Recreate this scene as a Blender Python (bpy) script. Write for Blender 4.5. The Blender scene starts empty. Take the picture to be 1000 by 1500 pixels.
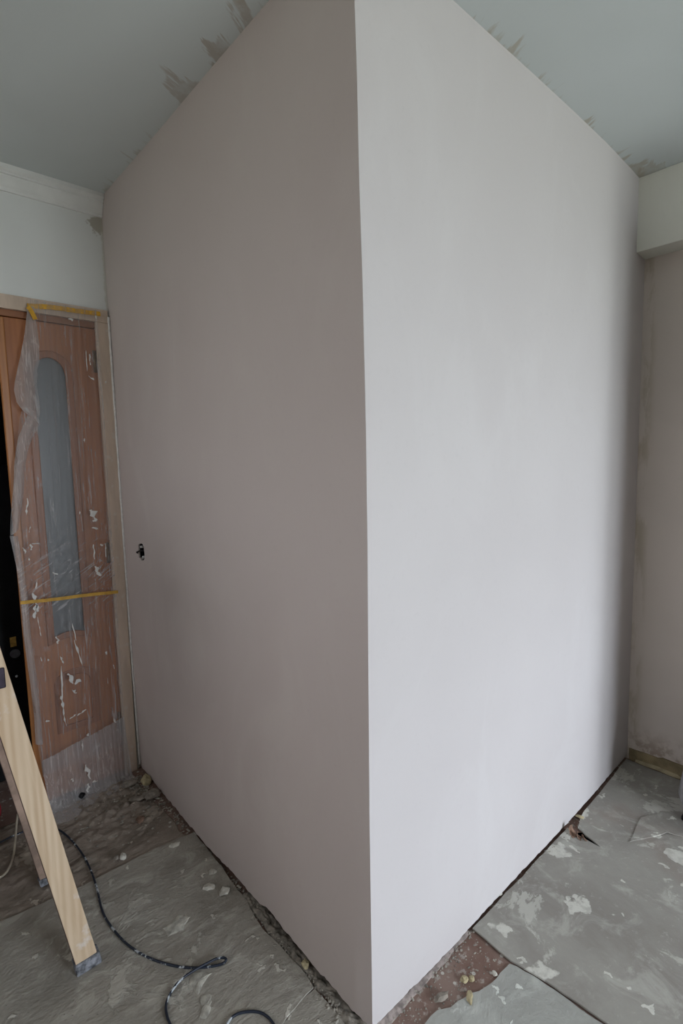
import bpy, bmesh, math, random
from mathutils import Vector, Matrix, noise
random.seed(7)
S = bpy.context.scene
COL = S.collection

# ------------------------------------------------------------------ camera
FPX = 762.556
PITCH, ROLL, YAW = 0.1062, -0.0205, 0.8376
CAM = Vector((-0.8234, -0.8346, 1.4446))
_cy, _sy, _cp, _sp = math.cos(YAW), math.sin(YAW), math.cos(PITCH), math.sin(PITCH)
FWD = Vector((_cy*_cp, _sy*_cp, -_sp)); _R = Vector((_sy, -_cy, 0)); _U = _R.cross(FWD)
RGT = _R*math.cos(ROLL) + _U*math.sin(ROLL)
UPV = -_R*math.sin(ROLL) + _U*math.cos(ROLL)
cd = bpy.data.cameras.new('camera'); cam = bpy.data.objects.new('camera', cd); COL.objects.link(cam)
cd.sensor_fit = 'VERTICAL'; cd.sensor_height = 36.0; cd.lens = FPX*36.0/1500.0
cd.clip_start = 0.02; cd.clip_end = 200
m = Matrix((RGT, UPV, -FWD)).transposed().to_4x4(); m.translation = CAM
cam.matrix_world = m
S.camera = cam

# ------------------------------------------------------------------ world (overcast sky), daylight through the window
W = bpy.data.worlds.new('overcast_sky'); S.world = W; W.use_nodes = True
nt = W.node_tree; nt.nodes.clear()
out = nt.nodes.new('ShaderNodeOutputWorld'); bg = nt.nodes.new('ShaderNodeBackground')
tc = nt.nodes.new('ShaderNodeTexCoord'); sx = nt.nodes.new('ShaderNodeSeparateXYZ'); rp = nt.nodes.new('ShaderNodeValToRGB')
mp = nt.nodes.new('ShaderNodeMapRange'); mp.inputs[1].default_value = -1; mp.inputs[2].default_value = 1
nt.links.new(tc.outputs['Generated'], sx.inputs[0]); nt.links.new(sx.outputs[2], mp.inputs[0]); nt.links.new(mp.outputs[0], rp.inputs[0])
e = rp.color_ramp.elements
e[0].position = 0.42; e[0].color = (0.44, 0.48, 0.465, 1)
e[1].position = 1.0; e[1].color = (0.90, 0.97, 1.06, 1)
k = e.new(0.52); k.color = (0.81, 0.89, 1.0, 1)
nt.links.new(rp.outputs[0], bg.inputs[0]); bg.inputs[1].default_value = 17.4
nt.links.new(bg.outputs[0], out.inputs[0])
WX0, WX1, WZ0, WZ1 = -0.12, 1.60, 0.10, 2.25          # balcony window in the rear wall
la = bpy.data.lights.new('window_portal', 'AREA'); la.shape = 'RECTANGLE'; la.size = WX1-WX0; la.size_y = WZ1-WZ0
la.cycles.is_portal = True
lo = bpy.data.objects.new('window_portal', la); COL.objects.link(lo)
lo.location = ((WX0+WX1)/2, -3.80, (WZ0+WZ1)/2); lo.rotation_euler = (math.radians(90), 0, 0)
VY0, VY1, VZ0, VZ1 = -1.25, 1.35, 1.0, 2.3             # unseen window added to fill the left wall with light
lb = bpy.data.lights.new('window_portal', 'AREA'); lb.shape = 'RECTANGLE'; lb.size = VZ1-VZ0; lb.size_y = VY1-VY0
lb.cycles.is_portal = True
lo = bpy.data.objects.new('window_portal', lb); COL.objects.link(lo)
lo.location = (-2.42, (VY0+VY1)/2, (VZ0+VZ1)/2); lo.rotation_euler = (0, math.radians(-90), 0)
vs = S.view_settings
S.display_settings.display_device = 'sRGB'
vs.view_transform = 'Standard'; vs.look = 'None'; vs.gamma = 1.0; vs.use_curve_mapping = False
vs.exposure = 0.09

# ------------------------------------------------------------------ helpers
H = 2.55; YD = 1.557; XW = 1.72; XL = -2.2; YR = -3.6
def ray(px, py): return FWD + RGT*((px-500)/FPX) - UPV*((py-750)/FPX)
def fl(px, py, z=0.0):
    d = ray(px, py); return CAM + d*((z-CAM.z)/d.z)
def dw(px, py, y=YD):
    d = ray(px, py); return CAM + d*((y-CAM.y)/d.y)
def interp(tab, v):
    if v <= tab[0][0]: return tab[0][1]
    for (a, x), (b, y) in zip(tab, tab[1:]):
        if v <= b: return x + (y-x)*(v-a)/(b-a)
    return tab[-1][1]
def nz(x, y, z=0.0): return noise.noise(Vector((x, y, z)))

def lin(c): return tuple(((v/255)/12.92 if v/255 <= .04045 else ((v/255+.055)/1.055)**2.4) for v in c) + (1,)
class NT:
    def __init__(s, name):
        s.m = bpy.data.materials.new(name); s.m.use_nodes = True; s.t = s.m.node_tree
        s.b = s.t.nodes['Principled BSDF']; s.o = s.t.nodes['Material Output']
        s.tc = s.t.nodes.new('ShaderNodeTexCoord')
    def n(s, ty, **kw):
        x = s.t.nodes.new(ty)
        for k, v in kw.items(): setattr(x, k, v)
        return x
    def l(s, a, b): s.t.links.new(a, b)
    def mapping(s, scale=(1,1,1), rot=(0,0,0), loc=(0,0,0)):
        x = s.n('ShaderNodeMapping'); x.inputs['Scale'].default_value = scale; x.inputs['Rotation'].default_value = rot; x.inputs['Location'].default_value = loc
        s.l(s.tc.outputs['Object'], x.inputs[0]); return x.outputs[0]
    def noise(s, scale, detail=4, rough=.55, vec=None, dist=0):
        x = s.n('ShaderNodeTexNoise'); x.inputs['Scale'].default_value = scale; x.inputs['Detail'].default_value = detail
        x.inputs['Roughness'].default_value = rough; x.inputs['Distortion'].default_value = dist
        s.l(vec if vec is not None else s.tc.outputs['Object'], x.inputs['Vector']); return x.outputs[0]
    def voro(s, scale, vec=None, rnd=1.0):
        x = s.n('ShaderNodeTexVoronoi'); x.inputs['Scale'].default_value = scale; x.inputs['Randomness'].default_value = rnd
        s.l(vec if vec is not None else s.tc.outputs['Object'], x.inputs['Vector']); return x
    def ramp(s, fac, a, b, lo=0., hi=1.):
        x = s.n('ShaderNodeMapRange'); x.interpolation_type = 'SMOOTHSTEP'
        x.inputs[1].default_value = a; x.inputs[2].default_value = b; x.inputs[3].default_value = lo; x.inputs[4].default_value = hi
        s.l(fac, x.inputs[0]); return x.outputs[0]
    def math(s, op, a, b=None):
        x = s.n('ShaderNodeMath', operation=op)
        for i, v in enumerate((a, b)):
            if v is None: continue
            if hasattr(v, 'is_output'): s.l(v, x.inputs[i])
            else: x.inputs[i].default_value = v
        return x.outputs[0]
    def mix(s, fac, a, b, blend='MIX'):
        x = s.n('ShaderNodeMix', data_type='RGBA', blend_type=blend)
        for i, v in ((0, fac), (6, a), (7, b)):
            if hasattr(v, 'is_output'): s.l(v, x.inputs[i])
            else: x.inputs[i].default_value = v
        return x.outputs[2]
    def bump(s, h, strength=.3, dist=.002, prev=None):
        x = s.n('ShaderNodeBump'); x.inputs['Strength'].default_value = strength; x.inputs['Distance'].default_value = dist
        s.l(h, x.inputs['Height'])
        if prev is not None: s.l(prev, x.inputs['Normal'])
        return x.outputs[0]
    def xyz(s):
        x = s.n('ShaderNodeSeparateXYZ'); s.l(s.tc.outputs['Object'], x.inputs[0]); return x.outputs
    def done(s, col, rough=.8, normal=None, spec=.3):
        if hasattr(col, 'is_output'): s.l(col, s.b.inputs['Base Color'])
        else: s.b.inputs['Base Color'].default_value = col
        if hasattr(rough, 'is_output'): s.l(rough, s.b.inputs['Roughness'])
        else: s.b.inputs['Roughness'].default_value = rough
        s.b.inputs['Specular IOR Level'].default_value = spec
        if normal is not None: s.l(normal, s.b.inputs['Normal'])
        return s.m
def simple(name, col, rough=.7, var=.25, scale=30, bump=.2, dist=.001, metal=0, spec=.3):
    t = NT(name); f = t.noise(scale)
    c2 = tuple(v*(1-var) for v in col[:3]) + (1,); c1 = tuple(min(1, v*(1+var)) for v in col[:3]) + (1,)
    t.b.inputs['Metallic'].default_value = metal
    return t.done(t.mix(t.ramp(f, .3, .7), c2, c1), rough, t.bump(f, bump, dist), spec)

def link(o, parent=None):
    COL.objects.link(o)
    if parent is not None: o.parent = parent
    return o
def obj(name, bm, mat, parent=None, smooth=False, kind=None):
    me = bpy.data.meshes.new(name); bmesh.ops.recalc_face_normals(bm, faces=bm.faces[:]); bm.to_mesh(me); bm.free()
    if smooth:
        for p in me.polygons: p.use_smooth = True
    for mm in (mat if isinstance(mat, (list, tuple)) else [mat]): me.materials.append(mm)
    o = bpy.data.objects.new(name, me); link(o, parent)
    if kind: o['kind'] = kind
    return o
def struct(name, bm, mat, smooth=False, parent=None):
    return obj(name, bm, mat, parent, smooth, None if parent else 'structure')
def empty(name, loc=(0,0,0)):
    o = bpy.data.objects.new(name, None); o.empty_display_size = .05; link(o); o.location = loc
    return o
def tag(o, label, cat, group=None):
    o['label'] = label; o['category'] = cat
    if group: o['group'] = group
    return o
def box(bm, a, b, bev=0.0):
    a, b = Vector(a), Vector(b); mn = Vector(map(min, a, b)); mx = Vector(map(max, a, b))
    r = bmesh.ops.create_cube(bm, size=1); vs_ = r['verts']
    for v in vs_: v.co = Vector(((v.co.x+.5)*(mx.x-mn.x)+mn.x, (v.co.y+.5)*(mx.y-mn.y)+mn.y, (v.co.z+.5)*(mx.z-mn.z)+mn.z))
    if bev:
        ed = list({e for v in vs_ for e in v.link_edges}); bmesh.ops.bevel(bm, geom=ed, offset=bev, segments=2, affect='EDGES', profile=.5)
    return bm
def BX(a, b, bev=0.0): return box(bmesh.new(), a, b, bev)
def tube(bm, pts, r, seg=8, cap=True, rfn=None):
    pts = [Vector(p) for p in pts]; rings = []; up = Vector((0, 0, 1))
    for i, p in enumerate(pts):
        t = (pts[min(i+1, len(pts)-1)] - pts[max(i-1, 0)]).normalized()
        n = t.cross(up) if abs(t.z) < .9 else t.cross(Vector((0, 1, 0)))
        n.normalize(); b = t.cross(n); rr = rfn(i/(len(pts)-1)) if rfn else r
        rings.append([bm.verts.new(p + (n*math.cos(a)+b*math.sin(a))*rr) for a in [2*math.pi*k/seg for k in range(seg)]])
    for A, B in zip(rings, rings[1:]):
        for k in range(seg): bm.faces.new((A[k], A[(k+1) % seg], B[(k+1) % seg], B[k]))
    if cap: bm.faces.new(rings[0]); bm.faces.new(rings[-1][::-1])
    return bm
def spline(pts, n=12):
    pts = [Vector(p) for p in pts]; P = [pts[0]*2-pts[1]] + pts + [pts[-1]*2-pts[-2]]; o = []
    for i in range(1, len(P)-2):
        p0, p1, p2, p3 = P[i-1:i+3]
        for k in range(n):
            t = k/n; o.append(.5*((2*p1)+(p2-p0)*t+(2*p0-5*p1+4*p2-p3)*t*t+(3*p1-p0-3*p2+p3)*t**3))
    return o + [pts[-1]]
def grid(bm, fn, nu, nv):
    V = [[bm.verts.new(fn(i/nu, j/nv)) for j in range(nv+1)] for i in range(nu+1)]
    for i in range(nu):
        for j in range(nv): bm.faces.new((V[i][j], V[i+1][j], V[i+1][j+1], V[i][j+1]))
    return V
def slab_grid(fn, back, nu, nv):
    """closed slab: front surface fn(u,v), back surface back(u,v)"""
    bm = bmesh.new(); A = grid(bm, fn, nu, nv); B = grid(bm, back, nu, nv)
    for i in range(nu):
        bm.faces.new((A[i][0], A[i+1][0], B[i+1][0], B[i][0])); bm.faces.new((A[i][nv], A[i+1][nv], B[i+1][nv], B[i][nv]))
    for j in range(nv):
        bm.faces.new((A[0][j], A[0][j+1], B[0][j+1], B[0][j])); bm.faces.new((A[nu][j], A[nu][j+1], B[nu][j+1], B[nu][j]))
    return bm
def extrude_poly(bm, pts, z0, z1):
    lo_ = [bm.verts.new((p[0], p[1], z0)) for p in pts]; hi_ = [bm.verts.new((p[0], p[1], z1)) for p in pts]
    n = len(pts)
    bm.faces.new(hi_); bm.faces.new(lo_[::-1])
    for i in range(n): bm.faces.new((lo_[i], lo_[(i+1) % n], hi_[(i+1) % n], hi_[i]))
    return bm
def outline_mesh(name, loops, thick, bevel=0.0):
    """flat outline with holes (2D curve, filled) -> mesh in XY, thickness along Z"""
    cu = bpy.data.curves.new(name, 'CURVE'); cu.dimensions = '2D'; cu.fill_mode = 'BOTH'; cu.extrude = thick/2 - bevel; cu.bevel_depth = bevel
    for lp in loops:
        sp = cu.splines.new('POLY'); sp.points.add(len(lp)-1); sp.use_cyclic_u = True
        for q, p in zip(sp.points, lp): q.co = (p[0], p[1], 0, 1)
    o = bpy.data.objects.new(name, cu); COL.objects.link(o)
    dg = bpy.context.evaluated_depsgraph_get(); me = bpy.data.meshes.new_from_object(o.evaluated_get(dg))
    bpy.data.objects.remove(o); bpy.data.curves.remove(cu)
    bm = bmesh.new(); bm.from_mesh(me); bpy.data.meshes.remove(me)
    return bm
def stand(bm, y):       # XY outline -> XZ (door plane), thickness about plane y
    for v in bm.verts: v.co = Vector((v.co.x, y - v.co.z, v.co.y))
    return bm

# ------------------------------------------------------------------ materials of the setting
def plaster(name, base, dark, warm):
    t = NT(name)
    big = t.noise(1.1, 3, .5); mid = t.noise(3.2, 5, .6, t.mapping((1, 1, .55)), 1.2); fine = t.noise(60, 3, .6)
    c = t.mix(t.ramp(big, .35, .68), base, dark)
    c = t.mix(t.math('MULTIPLY', t.ramp(mid, .48, .72), .45), c, warm)
    c = t.mix(t.math('MULTIPLY', t.ramp(fine, .55, .8), .12), c, tuple(v*.8 for v in dark[:3])+(1,))
    nb = t.bump(t.noise(5, 4, .5), .12, .01); nb = t.bump(t.noise(240, 3, .6), .1, .0008, nb)
    return t.done(c, .88, nb, .2)
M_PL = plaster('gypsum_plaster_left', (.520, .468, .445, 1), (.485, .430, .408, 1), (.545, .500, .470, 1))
M_PR = plaster('gypsum_plaster_right', (.590, .558, .553, 1), (.560, .527, .522, 1), (.612, .585, .580, 1))  # same plaster as left; lighter, cooler tone paints in its daylight
M_WHITE = plaster('white_paint', (.76, .775, .76, 1), (.73, .745, .73, 1), (.77, .78, .76, 1))
M_FAR = plaster('old_white_paint', (.75, .75, .68, 1), (.71, .71, .64, 1), (.77, .77, .70, 1))

def ceiling_mat():
    t = NT('ceiling_paint'); x, y, z = t.xyz()
    # brushed plaster smears that start on the line of each new wall and run out over the paint
    def smear(dist, along, seed, lng):
        cm = t.n('ShaderNodeCombineXYZ'); t.l(t.math('MULTIPLY', dist, 1.6), cm.inputs[0]); t.l(t.math('ADD', t.math('MULTIPLY', along, 7.0), t.math('MULTIPLY', dist, 3.0)), cm.inputs[1]); cm.inputs[2].default_value = seed
        a = t.noise(1.25, 5, .65, cm.outputs[0], .3)
        reach = t.ramp(a, .46, .68, -0.004, lng)
        f = t.math('SUBTRACT', reach, dist)
        f = t.ramp(f, -.004, .03)
        return t.math('MULTIPLY', f, t.ramp(t.noise(20, 4), .25, .6, .35, 1))
    dl = t.math('MULTIPLY', x, -1); dr = t.math('MULTIPLY', y, -1)
    fl_ = t.math('MULTIPLY', smear(dl, y, 3.0, .15), t.math('GREATER_THAN', dl, -.03))
    fl_ = t.math('MULTIPLY', fl_, t.ramp(y, 0.0, 1.2, 1, .5))
    fr = t.math('MULTIPLY', smear(dr, x, 11.0, .085), t.math('GREATER_THAN', x, 0.0))
    big = t.noise(1.4, 3)
    c = t.mix(t.ramp(big, .35, .65), (.60, .645, .645, 1), (.635, .68, .685, 1))
    c = t.mix(t.math('MULTIPLY', fl_, .72), c, (.34, .265, .20, 1))
    c = t.mix(t.math('MULTIPLY', fr, .60), c, (.42, .36, .27, 1))
    fb = t.math('MULTIPLY', smear(t.math('SUBTRACT', 1.605, x), y, 21.0, .16), t.math('GREATER_THAN', x, 1.3))
    c = t.mix(t.math('MULTIPLY', fb, .45), c, (.42, .36, .27, 1))
    nb = t.bump(t.noise(120, 4), .15, .001)
    return t.done(c, .9, nb, .15)
M_CEIL = ceiling_mat()

def floor_base_mat():
    t = NT('bare_screed'); a = t.noise(6, 6, .6); b = t.noise(38, 5, .65); d = t.voro(26)
    c = t.mix(t.ramp(a, .35, .7), (.185, .115, .092, 1), (.255, .185, .155, 1))
    c = t.mix(t.math('MULTIPLY', t.ramp(b, .56, .66), .65), c, (.43, .41, .37, 1))
    c = t.mix(t.ramp(d.outputs['Distance'], .16, .12), c, (.5, .48, .43, 1))
    nb = t.bump(b, .6, .004)
    return t.done(c, .9, nb, .15)
M_SCREED = floor_base_mat()

def sheet_mat(name, base, dark, pale, brown, seed, spl=.5, stretch=(1, 1, 1), bump=.5):
    t = NT(name); v = t.mapping(stretch, (0, 0, .15), (seed, seed*1.7, 0))
    a = t.noise(2.3, 6, .62, v, .6); b = t.noise(7.5, 7, .66, v, .8); c_ = t.noise(46, 5, .7, v)
    v2 = t.mapping((1, 1, 1), (0, 0, 0), (seed*3, seed, 0))
    w = t.n('ShaderNodeVectorMath', operation='MULTIPLY_ADD'); w.inputs[1].default_value = (.11, .11, 0); t.l(v2, w.inputs[2])
    nn = t.n('ShaderNodeTexNoise'); nn.inputs['Scale'].default_value = 22; nn.inputs['Detail'].default_value = 4; t.l(v2, nn.inputs['Vector']); t.l(nn.outputs[1], w.inputs[0])
    d1 = t.voro(7, w.outputs[0]); d2 = t.voro(22, w.outputs[0])
    col = t.mix(t.ramp(a, .36, .64), dark, base)
    col = t.mix(t.math('MULTIPLY', t.ramp(b, .5, .66), .5), col, pale)
    col = t.mix(t.math('MULTIPLY', t.ramp(t.noise(1.7, 5, .6, v2), .56, .7), .55), col, brown)
    big = t.noise(3.4, 9, .68, t.mapping((1, 1, 1), (0, 0, 0), (seed*5, seed*2, 0)), .4)
    patch = t.math('MULTIPLY', t.ramp(big, .575, .605), .35 + .35*spl)
    col = t.mix(patch, col, tuple(min(1, p*1.12) for p in pale[:3])+(1,))
    # plaster splats: only some cells carry one
    s1 = t.math('MULTIPLY', t.ramp(d1.outputs['Distance'], .27, .22), t.math('GREATER_THAN', t.sep(d1.outputs['Color']), 1-.45*spl))
    s2 = t.math('MULTIPLY', t.ramp(d2.outputs['Distance'], .26, .2), t.math('GREATER_THAN', t.sep(d2.outputs['Color']), 1-.3*spl))
    sp = t.math('MAXIMUM', s1, s2)
    col = t.mix(t.math('MULTIPLY', sp, t.ramp(c_, .3, .6, .45, .85)), col, tuple(min(1, p*1.28) for p in pale[:3])+(1,))
    col = t.mix(t.math('MULTIPLY', t.ramp(c_, .58, .72), .35), col, pale)
    hh = t.math('ADD', t.math('ADD', t.math('MULTIPLY', b, .6), t.math('MULTIPLY', patch, .4)), t.math('ADD', t.math('MULTIPLY', c_, .35), t.math('MULTIPLY', sp, .25)))
    return t.done(col, .82, t.bump(hh, bump, .016), .25)
def _sep(s, c):
    x = s.n('ShaderNodeSeparateColor'); s.l(c, x.inputs[0]); return x.outputs[0]
NT.sep = _sep
M_SH_L = sheet_mat('dusty_sheet_left', (.350, .328, .283, 1), (.250, .230, .196, 1), (.52, .50, .44, 1), (.235, .195, .155, 1), 3.1, .35, (1, 1.7, 1), .8)
M_SH_B = sheet_mat('lumpy_sheet_far', (0.290, 0.243, 0.202, 1), (0.196, 0.162, 0.130, 1), (0.450, 0.392, 0.325, 1), (0.203, 0.135, 0.104, 1), 8.4, .45, (1, 1.6, 1), 1.0)
M_SH_R = sheet_mat('dusty_sheet_right', (0.333, 0.323, 0.289, 1), (0.256, 0.240, 0.215, 1), (0.519, 0.517, 0.466, 1), (0.264, 0.210, 0.178, 1), 5.2, .75, (1, 1, 1), .3)
M_SH_N = sheet_mat('pale_sheet_near', (0.392, 0.399, 0.366, 1), (0.297, 0.299, 0.273, 1), (0.540, 0.559, 0.512, 1), (0.324, 0.279, 0.239, 1), 1.3, .5, (1, 1, 1), .5)

# ------------------------------------------------------------------ the setting
# floor slab (bare screed), room and hall
bm = BX((XL-.2, YR-.2, -.15), (XW+.3, YD+2.2, -.004)); struct('floor', bm, M_SCREED)
bm = BX((XL-.2, YR-.2, H), (XW+.3, YD+2.2, H+.12)); struct('ceiling', bm, M_CEIL)

CT = [(.0, -.0018), (.21, -.0012), (.57, -.0009), (1.0, .0022), (1.24, .0043), (1.49, .0049), (1.81, .0025), (2.045, -.0009), (2.218, -.0022), (2.37, -.0052), (2.55, -.009)]
def corner(z):
    c = interp(CT, z); j = .0012*nz(0, 3.1, z*9) + .0008*nz(1, 0, z*40)
    return Vector((.743*c, -.669*c, 0)) + Vector((-.66*j, -.74*j, 0))
XB = [(0, 0), (.05, -.012), (.1, -.017), (.25, -.021), (.35, -.02), (.48, -.009), (.66, -.006), (.83, -.012), (1.1, -.004), (1.52, .008), (1.557, .012)]
ZB = [(0, .002), (.03, .010), (.08, .018), (.15, .030), (.2, .022), (.25, .034), (.35, .037), (.45, .032), (.5, .013), (.7, .012), (1.52, .008)]
def left_wall(u, v):            # u from the corner to the door wall, v from bottom to top
    u = u**1.25
    y = u*(YD+.01)
    zb = interp(ZB, y) + .006*max(-.6, nz(y*38, 1.7)) + .004*nz(y*110, 4.4)
    z = zb + (H+.01-zb)*(v**1.6)
    c = corner(z)
    x = c.x*(1-u) + interp(XB, y)*math.exp(-z/.45) + .0015*nz(y*2.2, z*2.2, 5)
    return Vector((x, y + c.y*(1-u), z))
YB = [(0, 0), (.17, -.003), (.41, -.007), (.65, -.008), (1.06, -.008), (1.36, -.004), (1.71, .005)]
YT = [(0, .002), (.34, .001), (.57, -.001), (.75, -.003), (1.02, -.005), (1.25, -.004), (1.5, .004), (1.72, .014)]
ZBR = [(0, .0), (.1, .004), (.38, .004), (.42, .008), (1.1, .012), (1.72, .012)]
def right_wall(u, v):
    u = u**1.25; x = u*(XW+.01)
    zb = interp(ZBR, x) + .0035*nz(x*30, 7.7) + .003*nz(x*90, 2.2)
    z = zb + (H+.01-zb)*(v**1.6)
    c = corner(z); f = z/H
    y = c.y*(1-u) + interp(YB, x)*(1-f) + interp(YT, x)*f + .0015*nz(x*2.2, z*2.2, 9)
    return Vector((x + c.x*(1-u), y, z))
def lw_back(u, v):
    p = left_wall(u, v); q = p.copy(); q.x = .05; q.y = max(q.y, .0) if u > 0 else p.y; return q
# plaster coat, meeting exactly on the arris; the arris is slightly rounded by the shared profile
bm = slab_grid(left_wall, lambda u, v: Vector((max(.02, 0) if u > 0 else left_wall(0, v).x, left_wall(u, v).y + (.012 if u == 0 else 0), left_wall(u, v).z)) if u > 0 else left_wall(0, v) + Vector((.012, .012, 0)), 150, 60)
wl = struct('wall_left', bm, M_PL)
bm = slab_grid(right_wall, lambda u, v: Vector((right_wall(u, v).x, .02, right_wall(u, v).z)) if u > 0 else right_wall(0, v) + Vector((.012, .012, 0)), 150, 60)
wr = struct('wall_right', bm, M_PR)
M_BRICK = simple('brown_masonry', (.165, .112, .095, 1), .95, .35, 22, .6, .006)
bm = BX((.014, .014, -.02), (.4, YD+.2, H)); obj('masonry_core', bm, M_BRICK, wl)
bm = BX((.401, .014, -.02), (XW+.0, .4, H)); obj('masonry_core', bm, M_BRICK, wr)

# socket opening cut through the plaster of the left wall
SY, SZ = 1.35, 1.06
cut = bmesh.new(); pts = []
for i in range(18):
    a = 2*math.pi*i/18; r = 1+.18*nz(i*1.3, 9.9)
    sq = 1/max(abs(math.cos(a)), abs(math.sin(a)))**.6
    pts.append((SY+.033*r*sq*math.cos(a), SZ+.036*r*sq*math.sin(a)))
A = [cut.verts.new((-.05, p[0], p[1])) for p in pts]; B = [cut.verts.new((.10, p[0], p[1])) for p in pts]
cut.faces.new(A); cut.faces.new(B[::-1])
for i in range(18): cut.faces.new((A[i], B[i], B[(i+1) % 18], A[(i+1) % 18]))
def carve(target, cutter):
    md = target.modifiers.new('cut', 'BOOLEAN'); md.object = cutter; md.operation = 'DIFFERENCE'; md.solver = 'EXACT'
    dg = bpy.context.evaluated_depsgraph_get(); dg.update()
    me = bpy.data.meshes.new_from_object(target.evaluated_get(dg)); target.modifiers.clear()
    old = target.data; target.data = me; me.name = target.name; bpy.data.meshes.remove(old)
co = obj('cutter', cut, M_PL)
carve(wl, co)
carve(wl.children[0], co)
bpy.data.objects.remove(co)
for o_ in (wl, wr):
    for p in o_.data.polygons: p.use_smooth = not (o_ is wl and (Vector((0, SY, SZ))-p.center).length < .13)
    o_.data.set_sharp_from_angle(angle=math.radians(25))

# door wall with the opening
DX0, DX1, DZ = -1.22, -.056, 2.035
bm = bmesh.new()
box(bm, (XL-.2, YD, -.01), (DX0, YD+.12, H)); box(bm, (DX0, YD, DZ), (DX1, YD+.12, H)); box(bm, (DX1, YD, -.01), (.02, YD+.12, H))
t = NT('door_side_paint'); vd = t.n('ShaderNodeVectorMath', operation='DISTANCE'); vd.inputs[1].default_value = (-.022, YD, 2.435); t.l(t.tc.outputs['Object'], vd.inputs[0])
nn = t.noise(26, 5, .65); ds = t.math('ADD', vd.outputs['Value'], t.math('MULTIPLY', t.math('SUBTRACT', nn, .5), .11))
x_ = t.xyz()[0]; ed = t.math('MULTIPLY', t.ramp(t.math('ADD', x_, t.math('MULTIPLY', nn, .03)), .002, .012), .5)
c = t.mix(t.ramp(t.noise(2.2, 4), .35, .65), (.76, .78, .765, 1), (.72, .74, .725, 1))
c = t.mix(t.math('MULTIPLY', t.ramp(ds, .042, .030), .75), c, (.36, .33, .26, 1))
M_DSIDE = t.done(t.mix(ed, c, (.5, .47, .38, 1)), .88, t.bump(t.noise(200, 3), .1, .001), .2)
struct('wall_door_side', bm, M_DSIDE)
# closed side wall, with an unseen block added to cast shade
def wy(y): return .006*math.exp(y/.3)
bm = bmesh.new()
box(bm, (XW, YR-.2, -.01), (XW+.14, .3, H))
box(bm, (1.31, -1.20, -.01), (XW+.01, -.62, 2.262))                  # unseen pier added to shade the far end of the right wall
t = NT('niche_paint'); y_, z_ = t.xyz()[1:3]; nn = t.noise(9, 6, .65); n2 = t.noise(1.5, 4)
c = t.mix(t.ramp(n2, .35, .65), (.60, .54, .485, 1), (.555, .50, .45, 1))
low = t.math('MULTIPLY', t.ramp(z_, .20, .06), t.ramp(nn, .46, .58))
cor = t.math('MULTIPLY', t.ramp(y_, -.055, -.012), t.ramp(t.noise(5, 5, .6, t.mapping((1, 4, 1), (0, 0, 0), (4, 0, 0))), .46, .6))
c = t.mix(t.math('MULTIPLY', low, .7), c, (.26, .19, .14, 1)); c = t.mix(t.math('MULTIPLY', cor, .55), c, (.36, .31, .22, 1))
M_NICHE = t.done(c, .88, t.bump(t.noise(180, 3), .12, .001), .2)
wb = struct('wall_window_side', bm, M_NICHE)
M_ROOM = plaster('unpainted_room_plaster', (.80, .75, .70, 1), (.77, .72, .67, 1), (.81, .76, .72, 1))
bm = bmesh.new()
box(bm, (XL-.2, YR-.15, -.01), (WX0, YR, H)); box(bm, (WX1, YR-.15, -.01), (XW, YR, H))
box(bm, (WX0, YR-.15, -.01), (WX1, YR, WZ0)); box(bm, (WX0, YR-.15, WZ1), (WX1, YR, H))
struct('wall_rear', bm, M_ROOM)
bm = bmesh.new()
box(bm, (XL-.15, YR, -.01), (XL, VY0, H)); box(bm, (XL-.15, VY1, -.01), (XL, YD, H))
box(bm, (XL-.15, VY0, -.01), (XL, VY1, VZ0)); box(bm, (XL-.15, VY0, VZ1), (XL, VY1, H))
struct('wall_far_left', bm, M_ROOM)
# lintel box over the window wall
struct('trim_2', BX((1.605, YR, 2.258), (XW+.01, .03, H), .003), M_FAR)
# window frame with glass
M_FRAME = simple('white_window_frame', (.75, .75, .74, 1), .4, .03, 20, .05)
t = NT('window_glass'); tr = t.n('ShaderNodeBsdfTransparent'); gl = t.n('ShaderNodeBsdfGlossy'); gl.inputs['Roughness'].default_value = .02
fr_ = t.n('ShaderNodeFresnel'); mx_ = t.n('ShaderNodeMixShader'); t.l(fr_.outputs[0], mx_.inputs[0]); t.l(tr.outputs[0], mx_.inputs[1]); t.l(gl.outputs[0], mx_.inputs[2]); t.l(mx_.outputs[0], t.o.inputs[0])
M_WGLASS = t.m
w1 = empty('window_1', ((WX0+WX1)/2, YR-.1, WZ0)); w1['kind'] = 'structure'
def wpart(name, a, b, mt):
    o = obj(name, BX(a, b, .004 if mt is M_FRAME else 0), mt, w1); o.matrix_parent_inverse = Matrix.Translation(-w1.location); return o
mid = (WX0+WX1)/2; Y0, Y1 = YR-.12, YR-.07
wpart('frame_rail', (WX0, Y0, WZ0), (WX1, Y1, WZ0+.07), M_FRAME); wpart('frame_rail', (WX0, Y0, WZ1-.07), (WX1, Y1, WZ1), M_FRAME)
wpart('frame_stile', (WX0, Y0, WZ0+.071), (WX0+.07, Y1, WZ1-.071), M_FRAME); wpart('frame_stile', (WX1-.07, Y0, WZ0+.071), (WX1, Y1, WZ1-.071), M_FRAME)
wpart('mullion', (mid-.05, Y0, WZ0+.071), (mid+.05, Y1, WZ1-.071), M_FRAME)
wpart('pane', (WX0+.071, Y0+.02, WZ0+.071), (mid-.051, Y0+.026, WZ1-.071), M_WGLASS); wpart('pane', (mid+.051, Y0+.02, WZ0+.071), (WX1-.071, Y0+.026, WZ1-.071), M_WGLASS)

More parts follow.
